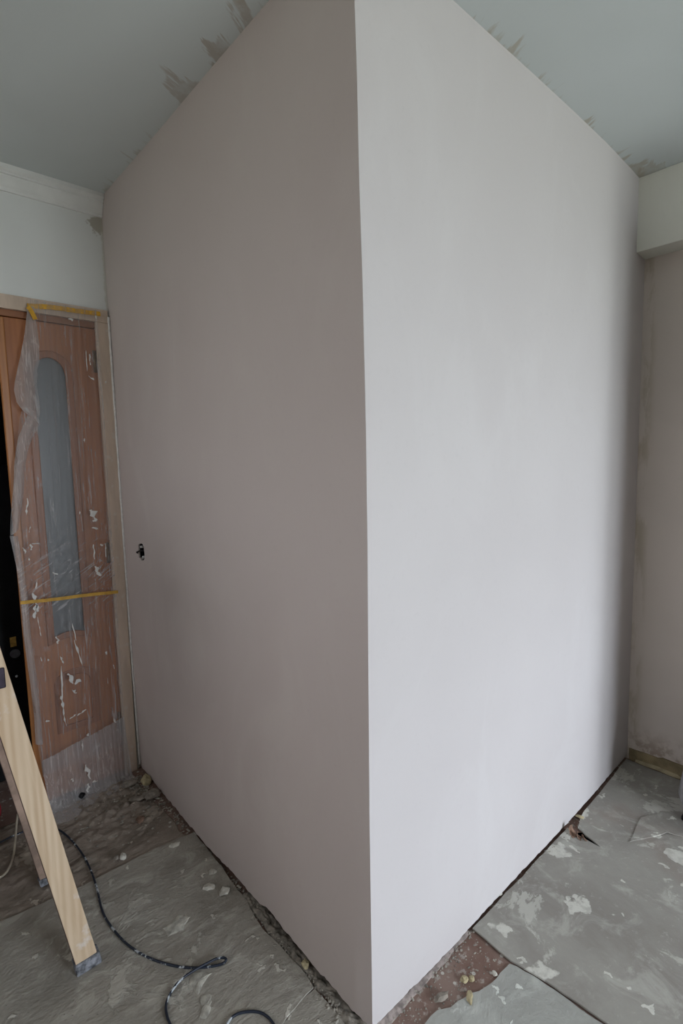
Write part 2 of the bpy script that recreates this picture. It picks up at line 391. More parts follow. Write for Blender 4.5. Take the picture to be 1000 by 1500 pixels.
t = NT('added_window_tint'); tr = t.n('ShaderNodeBsdfTransparent'); tr.inputs[0].default_value = (.180, .161, .149, 1); t.l(tr.outputs[0], t.o.inputs[0])  # added curtain that dims and warms the fill light
M_FILL_TINT = t.m
w2 = empty('added_window', (XL-.1, (VY0+VY1)/2, VZ0)); w2['kind'] = 'structure'  # added out of view to brighten the left wall
def vpart(name, a, b, mt):
    o = obj(name, BX(a, b, .004 if mt is M_FRAME else 0), mt, w2); o.matrix_parent_inverse = Matrix.Translation(-w2.location); return o
Y0, Y1 = XL-.12, XL-.07
vpart('frame_rail', (Y0, VY0, VZ0), (Y1, VY1, VZ0+.05), M_FRAME); vpart('frame_rail', (Y0, VY0, VZ1-.05), (Y1, VY1, VZ1), M_FRAME)
vpart('frame_stile', (Y0, VY0, VZ0+.051), (Y1, VY0+.05, VZ1-.051), M_FRAME); vpart('frame_stile', (Y0, VY1-.05, VZ0+.051), (Y1, VY1, VZ1-.051), M_FRAME)
vpart('pane', (Y0+.02, VY0+.051, VZ0+.051), (Y0+.026, VY1-.051, VZ1-.051), M_WGLASS)
bm = bmesh.new(); grid(bm, lambda u, v: Vector((XL-.03+.012*math.sin(u*60), VY0+.004+(VY1-VY0-.008)*u, VZ0+.004+(VZ1-VZ0-.008)*v)), 90, 4); o = obj('added_curtain', bm, M_FILL_TINT, w2, True); o.matrix_parent_inverse = Matrix.Translation(-w2.location)

# crown moulding on the door wall
prof = [(0, 2.468), (.010, 2.468), (.013, 2.474), (.013, 2.480), (.018, 2.486), (.024, 2.500), (.030, 2.513), (.030, 2.519), (.037, 2.521), (.037, 2.527), (.041, 2.529), (.049, 2.535), (.049, 2.551), (0, 2.551)]
bm = bmesh.new()
A = [bm.verts.new((XL, YD-p[0]+.001, p[1])) for p in prof]; B = [bm.verts.new((-.002, YD-p[0]+.001, p[1])) for p in prof]
bm.faces.new(A); bm.faces.new(B[::-1])
for i in range(len(prof)): bm.faces.new((A[i], A[(i+1) % len(prof)], B[(i+1) % len(prof)], B[i]))
M_CROWN = simple('crown_paint', (.74, .75, .73, 1), .7, .04, 14, .1)
struct('trim_1', bm, M_CROWN)

# baseboard strip on the window wall: the old board is gone, its yellowed bed is left
M_BED = simple('yellowed_adhesive', (.255, .205, .12, 1), .85, .3, 16, .4, .003)
M_BEDP = simple('pale_adhesive', (.40, .34, .22, 1), .85, .25, 20, .4, .003)
bm = bmesh.new(); n = 60
def bb(u, v):
    y = -.004 - u*1.6; top = .062 + .006*nz(y*14, .5) + (.004 if y < -.13 else -.004)
    return Vector((XW - .006 - .003*nz(y*30, v*3) - (.004 if y < -.125 else 0), y, -.004 + top*v))
bm = slab_grid(bb, lambda u, v: Vector((XW+.002, bb(u, v).y, bb(u, v).z)), 80, 4)
bs = struct('baseboard_window_side', bm, M_BED)
def bp(u, v):
    y = -.035 - u*.24; w = .016*(.6+.4*math.sin(u*math.pi))
    return Vector((XW-.012-.006*nz(y*20, 3)-.004*(1-v), y, .001 + w*v))
bm = slab_grid(bp, lambda u, v: Vector((XW-.004, bp(u, v).y, bp(u, v).z)), 24, 2)
obj('adhesive_ridge', bm, M_BEDP, bs)

# ------------------------------------------------------------------ door casing, door
def beige_mat(name, c):
    t = NT(name); a = t.noise(5, 5, .6, t.mapping((6, 6, 1))); b = t.noise(40, 5)
    col = t.mix(t.ramp(a, .35, .65), c, tuple(v*.86 for v in c[:3])+(1,))
    col = t.mix(t.math('MULTIPLY', t.ramp(b, .6, .7), .4), col, (.62, .6, .56, 1))
    return t.done(col, .7, t.bump(b, .25, .001))
M_CAS = beige_mat('papered_casing', (.62, .50, .40, 1))
def wood(name, c1, c2, rough=.45, sc=1.0, axis='z', spec=.4, dirt=None):
    t = NT(name)
    st = {'z': (14*sc, 14*sc, 1.0*sc), 'x': (1.0*sc, 14*sc, 14*sc)}[axis]
    v = t.mapping(st); a = t.noise(1.6, 5, .55, v, 1.0)
    wv = t.n('ShaderNodeTexWave'); wv.inputs['Scale'].default_value = 1.3; wv.inputs['Distortion'].default_value = 5; wv.inputs['Detail'].default_value = 3; t.l(v, wv.inputs['Vector'])
    f = t.math('ADD', t.math('MULTIPLY', a, .85), t.math('MULTIPLY', wv.outputs[1], .15))
    col = t.mix(t.ramp(f, .25, .75), c1, c2)
    if dirt:
        d = t.noise(7, 5, .6, t.mapping((1, 1, .7))); col = t.mix(t.math('MULTIPLY', t.ramp(d, .57, .65), .8), col, dirt)
    return t.done(col, rough, t.bump(f, .1, .001), spec)
M_DOOR = wood('red_brown_door_wood', (.39, .145, .045, 1), (.305, .105, .031, 1), .4)
M_DOORD = wood('dark_door_moulding', (.30, .107, .037, 1), (.23, .078, .026, 1), .4)
M_STILE = wood('orange_door_wood', (.40, .17, .055, 1), (.32, .125, .04, 1), .4)

trim = empty('trim_3', (-.02, YD, 0)); trim['kind'] = 'structure'
def sub(o, par):
    o.parent = par; o.matrix_parent_inverse = Matrix.Translation(-Vector(par.location)); return o
sub(obj('side_casing', BX((DX1-.004, YD-.014, -.003), (-.0065, YD+.002, DZ-.002), .002), M_CAS), trim)
sub(obj('head_casing', BX((DX0-.07, YD-.014, DZ-.001), (-.0065, YD+.002, 2.087), .002), M_CAS), trim)
M_JAMB = wood('dark_orange_jamb', (.30, .125, .05, 1), (.24, .095, .04, 1), .45, 1, 'x')
sub(obj('jamb_head', BX((DX0, YD+.003, DZ-.026), (DX1, YD+.119, DZ-.0005), .002), M_JAMB), trim)
# bead of filler along the casing edge where it meets the new plaster
bm = bmesh.new()
tube(bm, [(interp([(0, .006), (.6, .001), (2.1, -.004)], z*.02)-.001+.0015*nz(z*.7, 2), YD-.014, z*.02) for z in range(1, 104)], .0055, 8, True, lambda q: .0052+.0018*nz(q*25, 4))
sub(obj('filler_bead', bm, simple('white_filler', (.68, .67, .65, 1), .8, .1, 60, .4), None, True), trim)

door = empty('door_1', (-.24, YD+.03, 0)); door['kind'] = 'structure'
LX0, LX1, LY = -.402, -.058, YD+.012      # narrow leaf of a double door, front face on LY
GX0, GX1, GZ0, GZ1 = -.312, -.178, .70, 1.80
def arch(x0, x1, z0, z1, rise, lowrise=0, n=16):
    cx, hw = (x0+x1)/2, (x1-x0)/2; p = []
    for i in range(n+1):
        s = -1+2*i/n; p.append((cx+hw*s, z0 + lowrise*(1-s*s)))
    for i in range(n+1):
        s = 1-2*i/n; p.append((cx+hw*s, z1 + rise*math.sqrt(max(0, 1-(s*.999)**2))))
    return p
g_out = arch(GX0, GX1, GZ0, GZ1, .075, .016)
p_out = arch(-.305, -.165, .30, .495, .045, .0)
leaf = [(LX0, .008), (LX1, .008), (LX1, DZ-.03), (LX0, DZ-.03)]
def dpart(name, bm, mt, smooth=False): return sub(obj(name, bm, mt, None, smooth), door)
def grow(lp, d):
    cx = sum(p[0] for p in lp)/len(lp); cz = sum(p[1] for p in lp)/len(lp)
    hx = max(abs(p[0]-cx) for p in lp); hz = max(abs(p[1]-cz) for p in lp)
    return [(cx+(p[0]-cx)*(hx+d)/hx, cz+(p[1]-cz)*(hz+d)/hz) for p in lp]
dpart('door_leaf', stand(outline_mesh('leaf', [leaf, g_out, p_out], .038, .002), LY+.019), M_DOOR)
dpart('glass_moulding', stand(outline_mesh('mould', [grow(g_out, .016), grow(g_out, -.004)], .014, .004), LY-.002), M_DOORD)
dpart('panel_moulding', stand(outline_mesh('mould', [grow(p_out, .012), grow(p_out, -.008)], .012, .004), LY-.001), M_DOORD)
dpart('raised_panel', stand(outline_mesh('panel', [grow(p_out, -.0085)], .020, .006), LY+.014), M_DOOR)
t = NT('frosted_glass'); a = t.noise(90, 3)
t.b.inputs['Transmission Weight'].default_value = .25
M_FROST = t.done((.135, .155, .165, 1), .35, t.bump(a, .3, .001), .5)
dpart('glass_pane', stand(outline_mesh('pane', [grow(g_out, -.0005)], .005), LY+.012), M_FROST)
dpart('edge_stile', BX((LX0-.018, LY-.012, .008), (LX0+.012, LY-.0005, DZ-.03), .005), M_STILE)
M_HINGE = simple('dull_brass', (.16, .11, .06, 1), .4, .3, 40, .1, .001, .8)
for hz in (1.87, 1.04, .25):
    bm = bmesh.new(); tube(bm, [(LX1-.010, LY-.008, hz-.045), (LX1-.010, LY-.008, hz), (LX1-.010, LY-.008, hz+.045)], .007, 10); dpart('hinge', bm, M_HINGE, True)

# hall beyond the opening
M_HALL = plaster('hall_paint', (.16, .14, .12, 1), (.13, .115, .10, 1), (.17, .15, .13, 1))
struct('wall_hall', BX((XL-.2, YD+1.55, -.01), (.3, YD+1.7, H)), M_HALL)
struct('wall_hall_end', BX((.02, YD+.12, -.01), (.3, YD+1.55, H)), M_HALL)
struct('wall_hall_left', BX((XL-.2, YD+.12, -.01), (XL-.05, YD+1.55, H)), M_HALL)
M_BLACK = simple('black_lacquer', (.006, .006, .007, 1), .45, .3, 20, .05, spec=.25)
cab = empty('dark_cabinet', (-.52, YD+.62, 0))
tag(cab, 'black cabinet standing in the dark hall beyond the door gap', 'cabinet')
def cpart(name, bm, mt, s=False): return sub(obj(name, bm, mt, None, s), cab)
CYF = YD+.30
cpart('body', BX((-.86, CYF+.02, 0), (-.26, CYF+.5, 1.437), .006), M_BLACK)
cpart('door', BX((-.858, CYF, .06), (-.562, CYF+.0195, 1.43), .004), M_BLACK)
cpart('door', BX((-.558, CYF, .06), (-.262, CYF+.0195, 1.43), .004), M_BLACK)
p = dw(20, 940, CYF)
cpart('sticker', BX((p.x-.014, CYF-.002, p.z-.022), (p.x+.010, CYF-.0002, p.z+.022)), simple('amber_sticker', (.42, .25, .06, 1), .6, .3, 60))
p = dw(22, 957, CYF); bm = bmesh.new(); tube(bm, [(p.x, CYF-.008, p.z), (p.x, CYF-.004, p.z), (p.x, CYF-.0002, p.z)], .02, 20)
cpart('round_badge', bm, simple('grey_badge', (.09, .09, .10, 1), .5))
p = dw(24, 990, CYF); bm = bmesh.new(); bmesh.ops.create_icosphere(bm, subdivisions=2, radius=.006, matrix=Matrix.Translation((p.x, CYF-.006, p.z)))
cpart('knob', bm, simple('pale_knob', (.7, .72, .75, 1), .3), True)

# ------------------------------------------------------------------ floor sheets
def ragged(pts, closed=True, step=.03, amp=.004, seed=0):
    o = []; n = len(pts)
    for i in range(n if closed else n-1):
        a, b = Vector(pts[i][:2]), Vector(pts[(i+1) % n][:2]); d = (b-a); L = d.length
        if L > 3: o.append(a); continue
        k = max(1, int(L/step)); nrm = Vector((-d.y, d.x)).normalized() if L > 1e-6 else Vector((0, 0))
        for j in range(k):
            q = a + d*(j/k); s = amp*(1.3*nz(q.x*9+seed, q.y*9, 1.1)+.9*nz(q.x*45+seed, q.y*45, 2.2))
            o.append(q + nrm*s*(0 if j == 0 else 1))
    return o
def sheet(pts, z0, th, mt, label, amp=.004, seed=0, pebble=0.0, curl=None):
    o2 = ragged(pts, True, .02, amp, seed)
    bm = bmesh.new(); extrude_poly(bm, o2, z0, z0+th)
    bmesh.ops.triangulate(bm, faces=[f for f in bm.faces if len(f.verts) > 4])
    if curl:
        for v in bm.verts:
            for (cx, cy, r, h) in curl:
                d = math.hypot(v.co.x-cx, v.co.y-cy)
                if d < r: v.co.z += h*(1-d/r)**1.5
    o = obj('floor_sheet', bm, mt); tag(o, label, 'floor covering', 'dusty sheets covering the floor'); return o
F = lambda *a: fl(*a)
edgeA = [(226, 1153), (305, 1247), (362, 1322), (380, 1355), (405, 1382), (441, 1421), (459, 1448)]
seam = [(0, 1352), (60, 1326), (120, 1300), (200, 1258), (262, 1229)]
ptsA = [(-2.5, 1.10)] + [F(*p)[:2] for p in seam] + [F(285, 1220)[:2]] + [F(*p)[:2] for p in edgeA[1:]] + [F(440, 1468)[:2], F(412, 1505)[:2], F(380, 1560)[:2], (-.5, -.5), (-.6, -1.6), (-2.5, -1.6)]
sheet(ptsA, .0, .005, M_SH_L, 'large grey dusty floor sheet under the foot of the wooden ladder', .004, 1)
def lumps(u, v):
    x = -2.15 + 2.13*u**.55; y = .94 + .595*v
    x -= (.02+.016*nz(y*14, 2.2))*(u**8)
    edge = min(1, (y-.985)/.06, (1.535-y)/.05, max(0, (1-u))*9+.08); edge = max(0, edge)
    n1 = nz(x*13, y*15, 1.0); n2 = nz(x*34, y*40, 5.0); n3 = nz(x*90, y*95, 2.0)
    near = math.exp(-((x+.10)/.20)**2 - ((y-1.36)/.16)**2)
    h = (.004 + .007*max(-.3, n1) + .005*n2 + .002*n3)*(1+2.0*near*max(0, .4+n2))
    return Vector((x, y, -.0035 + max(0, h)*edge))
bm = slab_grid(lumps, lambda u, v: Vector((lumps(u, v).x, lumps(u, v).y, -.0042)), 230, 90)
tag(obj('floor_sheet', bm, M_SH_B, None, True), 'lumpy brown-grey floor sheet in front of the plastic-covered door', 'floor covering', 'dusty sheets covering the floor')
ptsA2 = [F(461, 1449)[:2], F(488, 1478)[:2], F(506, 1502)[:2], F(520, 1540)[:2], (-.12, -.5), (-.48, -.5), F(383, 1555)[:2], F(415, 1500)[:2], F(442, 1466)[:2]]
sheet(ptsA2, -.003, .004, M_SH_L, 'small paler floor sheet at the foot of the plastered corner, left side', .004, 8)
ptsC = [F(692, 1362)[:2], F(750, 1301)[:2], F(831, 1214)[:2], F(840, 1228)[:2], F(855, 1230)[:2], F(879, 1243)[:2], F(858, 1226)[:2], F(846, 1214)[:2], F(850, 1199)[:2], F(855, 1190)[:2], F(878, 1163)[:2], F(917, 1113)[:2], (1.69, -.05), (1.69, -3.2), (.56, -3.2), (.48, -.75), F(872, 1490)[:2], F(800, 1440)[:2], F(747, 1409)[:2]]
sheet(ptsC, .001, .005, M_SH_R, 'large grey-green floor sheet with plaster splats along the bright wall', .002, 15)
ptsD = [F(746, 1412)[:2], F(800, 1443)[:2], F(874, 1495)[:2], (.47, -.8), (.3, -2.5), (-.1, -2.5), (-.1, -.5), F(600, 1530)[:2], F(622, 1500)[:2], F(640, 1480)[:2], F(660, 1476)[:2], F(690, 1455)[:2], F(720, 1440)[:2]]
sheet(ptsD, -.003, .004, M_SH_N, 'pale plaster-crusted floor sheet beside the bare brown patch', .006, 22)
ptsE = [F(922, 1236)[:2], F(950, 1230)[:2], F(976, 1224)[:2], F(1010, 1230)[:2], F(1010, 1195)[:2], F(975, 1192)[:2], F(938, 1200)[:2]]
sheet(ptsE, .0065, .003, M_SH_R, 'small torn floor sheet under the plastic sack on the right', .002, 31, 0, [(F(976, 1224).x, F(976, 1224).y, .05, .006)])

# ------------------------------------------------------------------ plaster residue and loose bits
M_CHUNK = simple('plaster_lump', (.52, .50, .44, 1), .9, .25, 40, .6, .003)
M_CHUNKD = simple('dusty_mortar_lump', (.245, .215, .18, 1), .9, .35, 35, .8, .004)
M_YEL = simple('yellowed_lump', (.42, .36, .22, 1), .9, .25, 40, .6, .003)
M_BROWNP = simple('torn_brown_backing', (.22, .14, .10, 1), .9, .4, 40, .4, .002)
def lump(bm, c, sx_, sy_, sz_, rot=0, seed=0, sub_=2):
    r = bmesh.ops.create_icosphere(bm, subdivisions=sub_, radius=1)
    for v in r['verts']:
        p = v.co.copy(); k = 1 + .55*nz(p.x*1.3+seed, p.y*1.3-seed, p.z*1.3) + .2*nz(p.x*4+seed, p.y*4, p.z*4)
        p = Vector((p.x*sx_*k, p.y*sy_*k, max(-.55, p.z)*sz_*k))
        v.co = Vector((p.x*math.cos(rot)-p.y*math.sin(rot), p.x*math.sin(rot)+p.y*math.cos(rot), p.z)) + Vector(c)
    return bm
def chunk(px, py, wpx, hpx, mt, label, zz=.5, rot=.3, base=.004, grp='loose plaster lumps on the floor', name='plaster_lump', cat='rubble'):
    p = fl(px, py, base); dist = (p-CAM).dot(FWD); s = dist/FPX
    a, b = wpx*s/2, hpx*s/2*1.3; h = min(a, b)*zz*1.2
    bm = lump(bmesh.new(), (0, 0, h*.5), a, b, h, rot-.74, px*.37+py*.11)
    o = obj(name, bm, mt, None, False); o.location = p
    return tag(o, label, cat, grp)
chunk(307, 1300, 20, 10, M_CHUNK, 'pale flat plaster lump, upper of two by the left wall', .35)
chunk(328, 1308, 17, 11, M_CHUNK, 'pale plaster lump, right one of two together by the left wall', .5, .9)
chunk(256, 1238, 16, 8, M_CHUNK, 'small whitish plaster flake beside the sheet seam', .3)
chunk(312, 1278, 12, 8, M_CHUNK, 'small light plaster flake close to the left wall', .4, 1.2)
chunk(214, 1144, 15, 15, M_YEL, 'yellowish rounded lump at the foot of the door casing', .6, .2, .006)
chunk(222, 1167, 24, 15, M_CHUNKD, 'grey dusty mortar lump near the door corner', .6, .5, .006)
chunk(200, 1172, 22, 8, M_CHUNKD, 'long brownish mortar lump in front of the door casing', .5, .1, .006)
chunk(187, 1150, 24, 10, M_CHUNKD, 'flat brown mortar lump under the door casing', .5, .4, .004)
chunk(206, 1201, 12, 11, M_BROWNP, 'small reddish-brown lump on the lumpy floor sheet', .4, 0, .006)
chunk(180, 1256, 10, 9, M_CHUNK, 'round pale pebble of plaster alone on the floor by the cord', .6, .3, .006)
chunk(170, 1258, 9, 7, M_CHUNKD, 'small grey pebble beside the black cord arc', .6, .3, .006)
chunk(447, 1414, 11, 11, M_YEL, 'yellowish crumb wedged under the plaster edge of the left wall', .8, .3, .012)
def curl(px, py, ln, wd, rot, bend, label, mt=None):
    p = fl(px, py, .0065)
    def f(u, v):
        a = bend*u; R_ = ln/max(.3, bend); x = R_*math.sin(a); z = R_*(1-math.cos(a)) + .0015*nz(u*5, v*5, px); y = (v-.5)*wd*(1-.45*u+.3*nz(u*6, v*2, py))
        return Vector((x*math.cos(rot)-y*math.sin(rot), x*math.sin(rot)+y*math.cos(rot), max(0, z)))
    bm = slab_grid(f, lambda u, v: f(u, v)+Vector((.0006, .0006, .0016)), 8, 5)
    o = obj('torn_flake', bm, mt or M_BROWNP, None, False); o.location = p
    return tag(o, label, 'rubble', 'torn flakes of floor backing')
curl(843, 1226, .045, .030, 1.3, 1.9, 'torn brown flake curling up at the rip by the bright wall')
curl(851, 1229, .034, .022, 1.9, 2.3, 'smaller brown curl right of the torn flake at the rip')
curl(858, 1230, .028, .018, 2.6, 2.0, 'smallest brown curl at the start of the slit in the sheet')
chunk(849, 1197, 5, 9, M_YEL, 'small cream flake against the bright wall above the rip', .5, 1.0, .006)
chunk(680, 1436, 11, 7, M_YEL, 'cream crumb on the bare brown patch, left of two', .7, .2, .0)
chunk(691, 1435, 8, 7, M_YEL, 'cream crumb on the bare brown patch, right of two', .7, 1.2, .0)
chunk(724, 1427, 7, 7, M_CHUNK, 'white crumb at the edge of the bare brown patch', .6, .4, .0)
chunk(688, 1461, 20, 8, M_YEL, 'long cream flake on the rim of the pale sheet', .35, 1.35, .003)
chunk(646, 1462, 24, 9, M_CHUNKD, 'crumbling brown mortar lump on the bare brown patch', .6, .5, .0)
chunk(730, 1308, 15, 7, M_CHUNK, 'white plaster dab on the sheet edge against the bright wall', .3, .9, .005)
M_CRUST = simple('flat_plaster_crust', (.40, .385, .335, 1), .9, .3, 45, .6, .003)
def crust(pp, label):
    o2 = ragged([fl(x, y, .006)[:2] for x, y in pp], True, .006, .004, pp[0][0])
    c = sum((Vector(q) for q in o2), Vector((0, 0)))/len(o2)
    bm = bmesh.new(); n = len(o2); rings = []
    for k_, (f, z) in enumerate(((1, .0052), (.86, .0066), (.5, .0078))):
        rings.append([bm.verts.new(((q.x-c.x)*f, (q.y-c.y)*f, z + .0012*nz(q.x*70, q.y*70, k_) - .005)) for q in o2])
    for a, b in zip(rings, rings[1:]):
        for i in range(n): bm.faces.new((a[i], a[(i+1) % n], b[(i+1) % n], b[i]))
    top = bm.verts.new((0, 0, .0034))
    for i in range(n): bm.faces.new((rings[2][i], rings[2][(i+1) % n], top))
    bm.faces.new(rings[0][::-1])
    o = obj('plaster_crust', bm, M_CRUST); o.location = (c.x, c.y, .0052-.0002)
    tag(o, label, 'rubble', 'flat plaster crusts on the left sheet')
crust([(283, 1425), (296, 1422), (310, 1425), (300, 1438), (290, 1457), (276, 1441)], 'flat pale plaster crust just below the loop of the black cord')
crust([(294, 1459), (308, 1456), (308, 1472), (301, 1492), (292, 1490), (296, 1474)], 'narrow flat plaster crust between the two black cord arcs')
crust([(238, 1360), (262, 1338), (280, 1342), (268, 1362), (246, 1372)], 'broad flat plaster crust between the cord and the left wall')

# crumbs nobody could count: along both wall feet and over the lumpy sheet
bm = bmesh.new()
def crumb(x, y, z, r, sd):
    rr = bmesh.ops.create_icosphere(bm, subdivisions=1, radius=r)
    for v in rr['verts']:
        k = 1+.5*nz(v.co.x/r+sd, v.co.y/r, v.co.z/r); v.co = Vector((v.co.x*k*1.2, v.co.y*k, v.co.z*k*.55)) + Vector((x, y, z))
for i in range(520):
    y = random.random()**1.3*1.5; x = -.012 - abs(random.gauss(0, .014)); x -= .010 if y < .5 else 0
    crumb(x, y, .001 if y > .5 else .002, random.uniform(.0012, .0045), i)
for i in range(650):
    x = -.02 - abs(random.gauss(0, .16)); y = 1.5 - abs(random.gauss(0, .17))
    crumb(x, y, .0, random.uniform(.0015, .006)*(1.3 if random.random() < .15 else .8), i)
for i in range(90):
    x = random.uniform(.03, .42); crumb(x, -.008-abs(random.gauss(0, .012)), -.002, random.uniform(.001, .004), i)
for i in range(160):
    x = random.uniform(.05, .40); crumb(x, -.01-random.random()*.10, -.003, random.uniform(.0008, .0028), i)
for i in range(420):
    crumb(random.uniform(-.7, -.05), random.uniform(-.1, .95), .005, random.uniform(.0008, .0026), i)
for i in range(60):
    x = random.uniform(.5, 1.6); crumb(x, -.02-abs(random.gauss(0, .012)), .006, random.uniform(.001, .003), i)
cr = obj('plaster_crumbs', bm, simple('plaster_crumb', (.30, .28, .24, 1), .9, .4, 25, .5, .002), None, False, 'stuff')
tag(cr, 'fine plaster crumbs scattered along the wall feet and floor', 'rubble')
# mortar bed between the left floor sheet and the wall
def mb(u, v):
    y = -.02 + u*.60; w = .046*(1-.25*u)*(.8+.5*nz(y*12, 3.3)); zz = (.009+.007*nz(y*26, v*3)+.006*nz(y*90, v*9))*math.sin(math.pi*min(1, v*.95))**.8
    return Vector((.012 - (w+.02)*v, y, -.004+max(.001, zz)))
bm = slab_grid(mb, lambda u, v: Vector((mb(u, v).x, mb(u, v).y, -.006)), 160, 14)
mo = obj('mortar_bed', bm, simple('grey_mortar', (.225, .205, .175, 1), .95, .4, 45, .8, .004), None, True)
tag(mo, 'rough strip of grey mortar along the foot of the left wall', 'mortar')
def mb2(u, v):
    x = .01 + u*.40; w = .010*(1-.5*u)*(.9+.7*nz(x*16, 7.3)); zz = (.010+.005*nz(x*40, v*3, 4)+.005*nz(x*130, v*9))*(1-v)**.7
    return Vector((x, .014 - (w+.022)*v, -.004+max(.0008, zz)))
bm = slab_grid(mb2, lambda u, v: Vector((mb2(u, v).x, mb2(u, v).y, -.006)), 120, 10)
mo = obj('mortar_bed', bm, simple('pale_mortar', (.30, .255, .235, 1), .95, .35, 50, .8, .004), None, True)
tag(mo, 'pale rough strip of mortar where the bright wall meets bare floor', 'mortar')

# ------------------------------------------------------------------ socket box in the left wall
sb = empty('socket_box', (.0, SY, SZ)); tag(sb, 'small black socket box sunk in the left wall', 'socket')
def spart(name, bm, mt, s=False): return sub(obj(name, bm, mt, None, s), sb)
bm = bmesh.new(); box(bm, (.055, SY-.028, SZ-.033), (.058, SY+.028, SZ+.033))
spart('back_plate', bm, M_BLACK)
bm = bmesh.new(); box(bm, (.006, SY-.031, SZ-.034), (.055, SY-.027, SZ+.034)); box(bm, (.006, SY+.027, SZ-.034), (.055, SY+.031, SZ+.034)); box(bm, (.006, SY-.027, SZ-.037), (.055, SY+.027, SZ-.034)); box(bm, (.006, SY-.027, SZ+.034), (.055, SY+.027, SZ+.037))
spart('cup', bm, M_BLACK)
M_SCREW = simple('bright_screw', (.7, .7, .7, 1), .35, .1, 40, 0, .001, .2)
for dy, dz in ((.012, .020), (-.004, -.022)):
    bm = bmesh.new(); tube(bm, [(.030, SY+dy, SZ+dz), (.010, SY+dy, SZ+dz), (.002, SY+dy, SZ+dz)], .0052, 10); spart('screw', bm, M_SCREW, True)
bm = bmesh.new(); tube(bm, spline([(.045, SY, SZ), (.01, SY+.012, SZ+.004), (-.008, SY+.026, SZ-.002), (-.004, SY+.032, SZ-.008)]), .003, 8); spart('wire', bm, M_BLACK, True)

# ------------------------------------------------------------------ plastic film over the door
def film_mat(name, haze, streak):
    t = NT(name)
    v = t.mapping((30, 30, 2.2)); s1 = t.noise(1.5, 4, .6, v, 1.5); s2 = t.noise(16, 5, .65, None, 2.0)
    px_, py_, zz = t.xyz()
    cv = t.n('ShaderNodeCombineXYZ')
    t.l(t.math('MULTIPLY', t.math('ADD', t.math('MULTIPLY', px_, .85), t.math('MULTIPLY', zz, .53)), 7), cv.inputs[0])
    t.l(t.math('MULTIPLY', t.math('SUBTRACT', t.math('MULTIPLY', zz, .85), t.math('MULTIPLY', px_, .53)), 75), cv.inputs[2])
    s3 = t.noise(1.3, 4, .6, cv.outputs[0], .8)
    band = t.math('MULTIPLY', t.ramp(zz, .78, .86), t.ramp(zz, 1.25, .95))
    s4 = t.noise(2.2, 3, .6, t.mapping((55, 55, 1.3), (0, 0, 0), (3, 0, 0)), .6)
    f = t.math('ADD', haze, t.math('ADD', t.math('MULTIPLY', t.ramp(s1, .55, .72), streak), t.math('MULTIPLY', t.ramp(s2, .58, .72), streak*.45)))
    f = t.math('ADD', f, t.math('ADD', t.math('MULTIPLY', t.math('MULTIPLY', t.ramp(s3, .52, .68), band), streak*1.1), t.math('MULTIPLY', t.ramp(s4, .54, .72), streak*.8)))
    tr = t.n('ShaderNodeBsdfTransparent'); tr.inputs[0].default_value = (.96, .96, .965, 1)
    df = t.n('ShaderNodeBsdfDiffuse'); df.inputs[0].default_value = (.72, .71, .71, 1)
    tl = t.n('ShaderNodeBsdfTranslucent'); tl.inputs[0].default_value = (.5, .5, .5, 1)
    gl = t.n('ShaderNodeBsdfGlossy'); gl.inputs['Roughness'].default_value = .18; gl.inputs[0].default_value = (.9, .9, .9, 1)
    nb = t.bump(s2, .5, .006)
    for x in (df, gl): t.l(nb, x.inputs['Normal'])
    a = t.n('ShaderNodeMixShader'); a.inputs[0].default_value = .35; t.l(df.outputs[0], a.inputs[1]); t.l(tl.outputs[0], a.inputs[2])
    b = t.n('ShaderNodeMixShader'); t.l(f, b.inputs[0]); t.l(tr.outputs[0], b.inputs[1]); t.l(a.outputs[0], b.inputs[2])
    lw = t.n('ShaderNodeLayerWeight'); lw.inputs[0].default_value = .25; t.l(nb, lw.inputs['Normal'])
    g = t.math('MULTIPLY', lw.outputs['Fresnel'], .30)
    c = t.n('ShaderNodeMixShader'); t.l(g, c.inputs[0]); t.l(b.outputs[0], c.inputs[1]); t.l(gl.outputs[0], c.inputs[2])
    t.l(c.outputs[0], t.o.inputs[0]); return t.m
M_FILM = film_mat('plastic_film', .17, .36)
M_FILM2 = film_mat('plastic_film_layers', .40, .35)
FY = YD-.020
film = empty('plastic_sheet', (-.24, FY, 0))
tag(film, 'clear wrinkled plastic sheet taped over the narrow door leaf', 'plastic sheet')
def fpart(name, bm, mt, s=True): return sub(obj(name, bm, mt, None, s), film)
LE = []
for p in [(40, 449), (38, 480), (36, 520), (36, 560), (34, 590), (27, 612), (24, 640), (20, 700), (16, 770), (15, 785), (25, 830), (30, 870), (35, 930), (45, 1000), (52, 1050), (53, 1085), (62, 1140), (64, 1165)]:
    q = dw(p[0], p[1], FY); LE.append((q.z, q.x))
LE.sort()
ZT, ZM = 2.078, .80
def fold(x, z):
    s = (x+.45)/.4
    o = .004*math.sin(x*95+2.2*z+1.2*nz(x*6, z*1.5)) + .003*math.sin(x*160-3*z) + .006*nz(x*9, z*1.1, 2.0) + .0025*nz(x*40, z*6, 4)
    d = max(0, 1-abs(z-.95)/.28); o += d*.005*math.sin((x*.75-z*.9)*110)
    return o
def film_up(u, v):
    z = ZT + (.15-ZT)*v; xl = interp(LE, z); xr = -.056 + .004*nz(z*3, 1); x = xl + (xr-xl)*u
    bul = .012*max(0, 1-u/.16)**1.2*(1+.6*nz(z*6, 2))
    return Vector((x, FY - .004 - abs(fold(x, z))*min(1, v*8+.1)*.9 - bul - .002, z))
bm = bmesh.new(); grid(bm, film_up, 110, 260)
fpart('upper_film', bm, M_FILM)
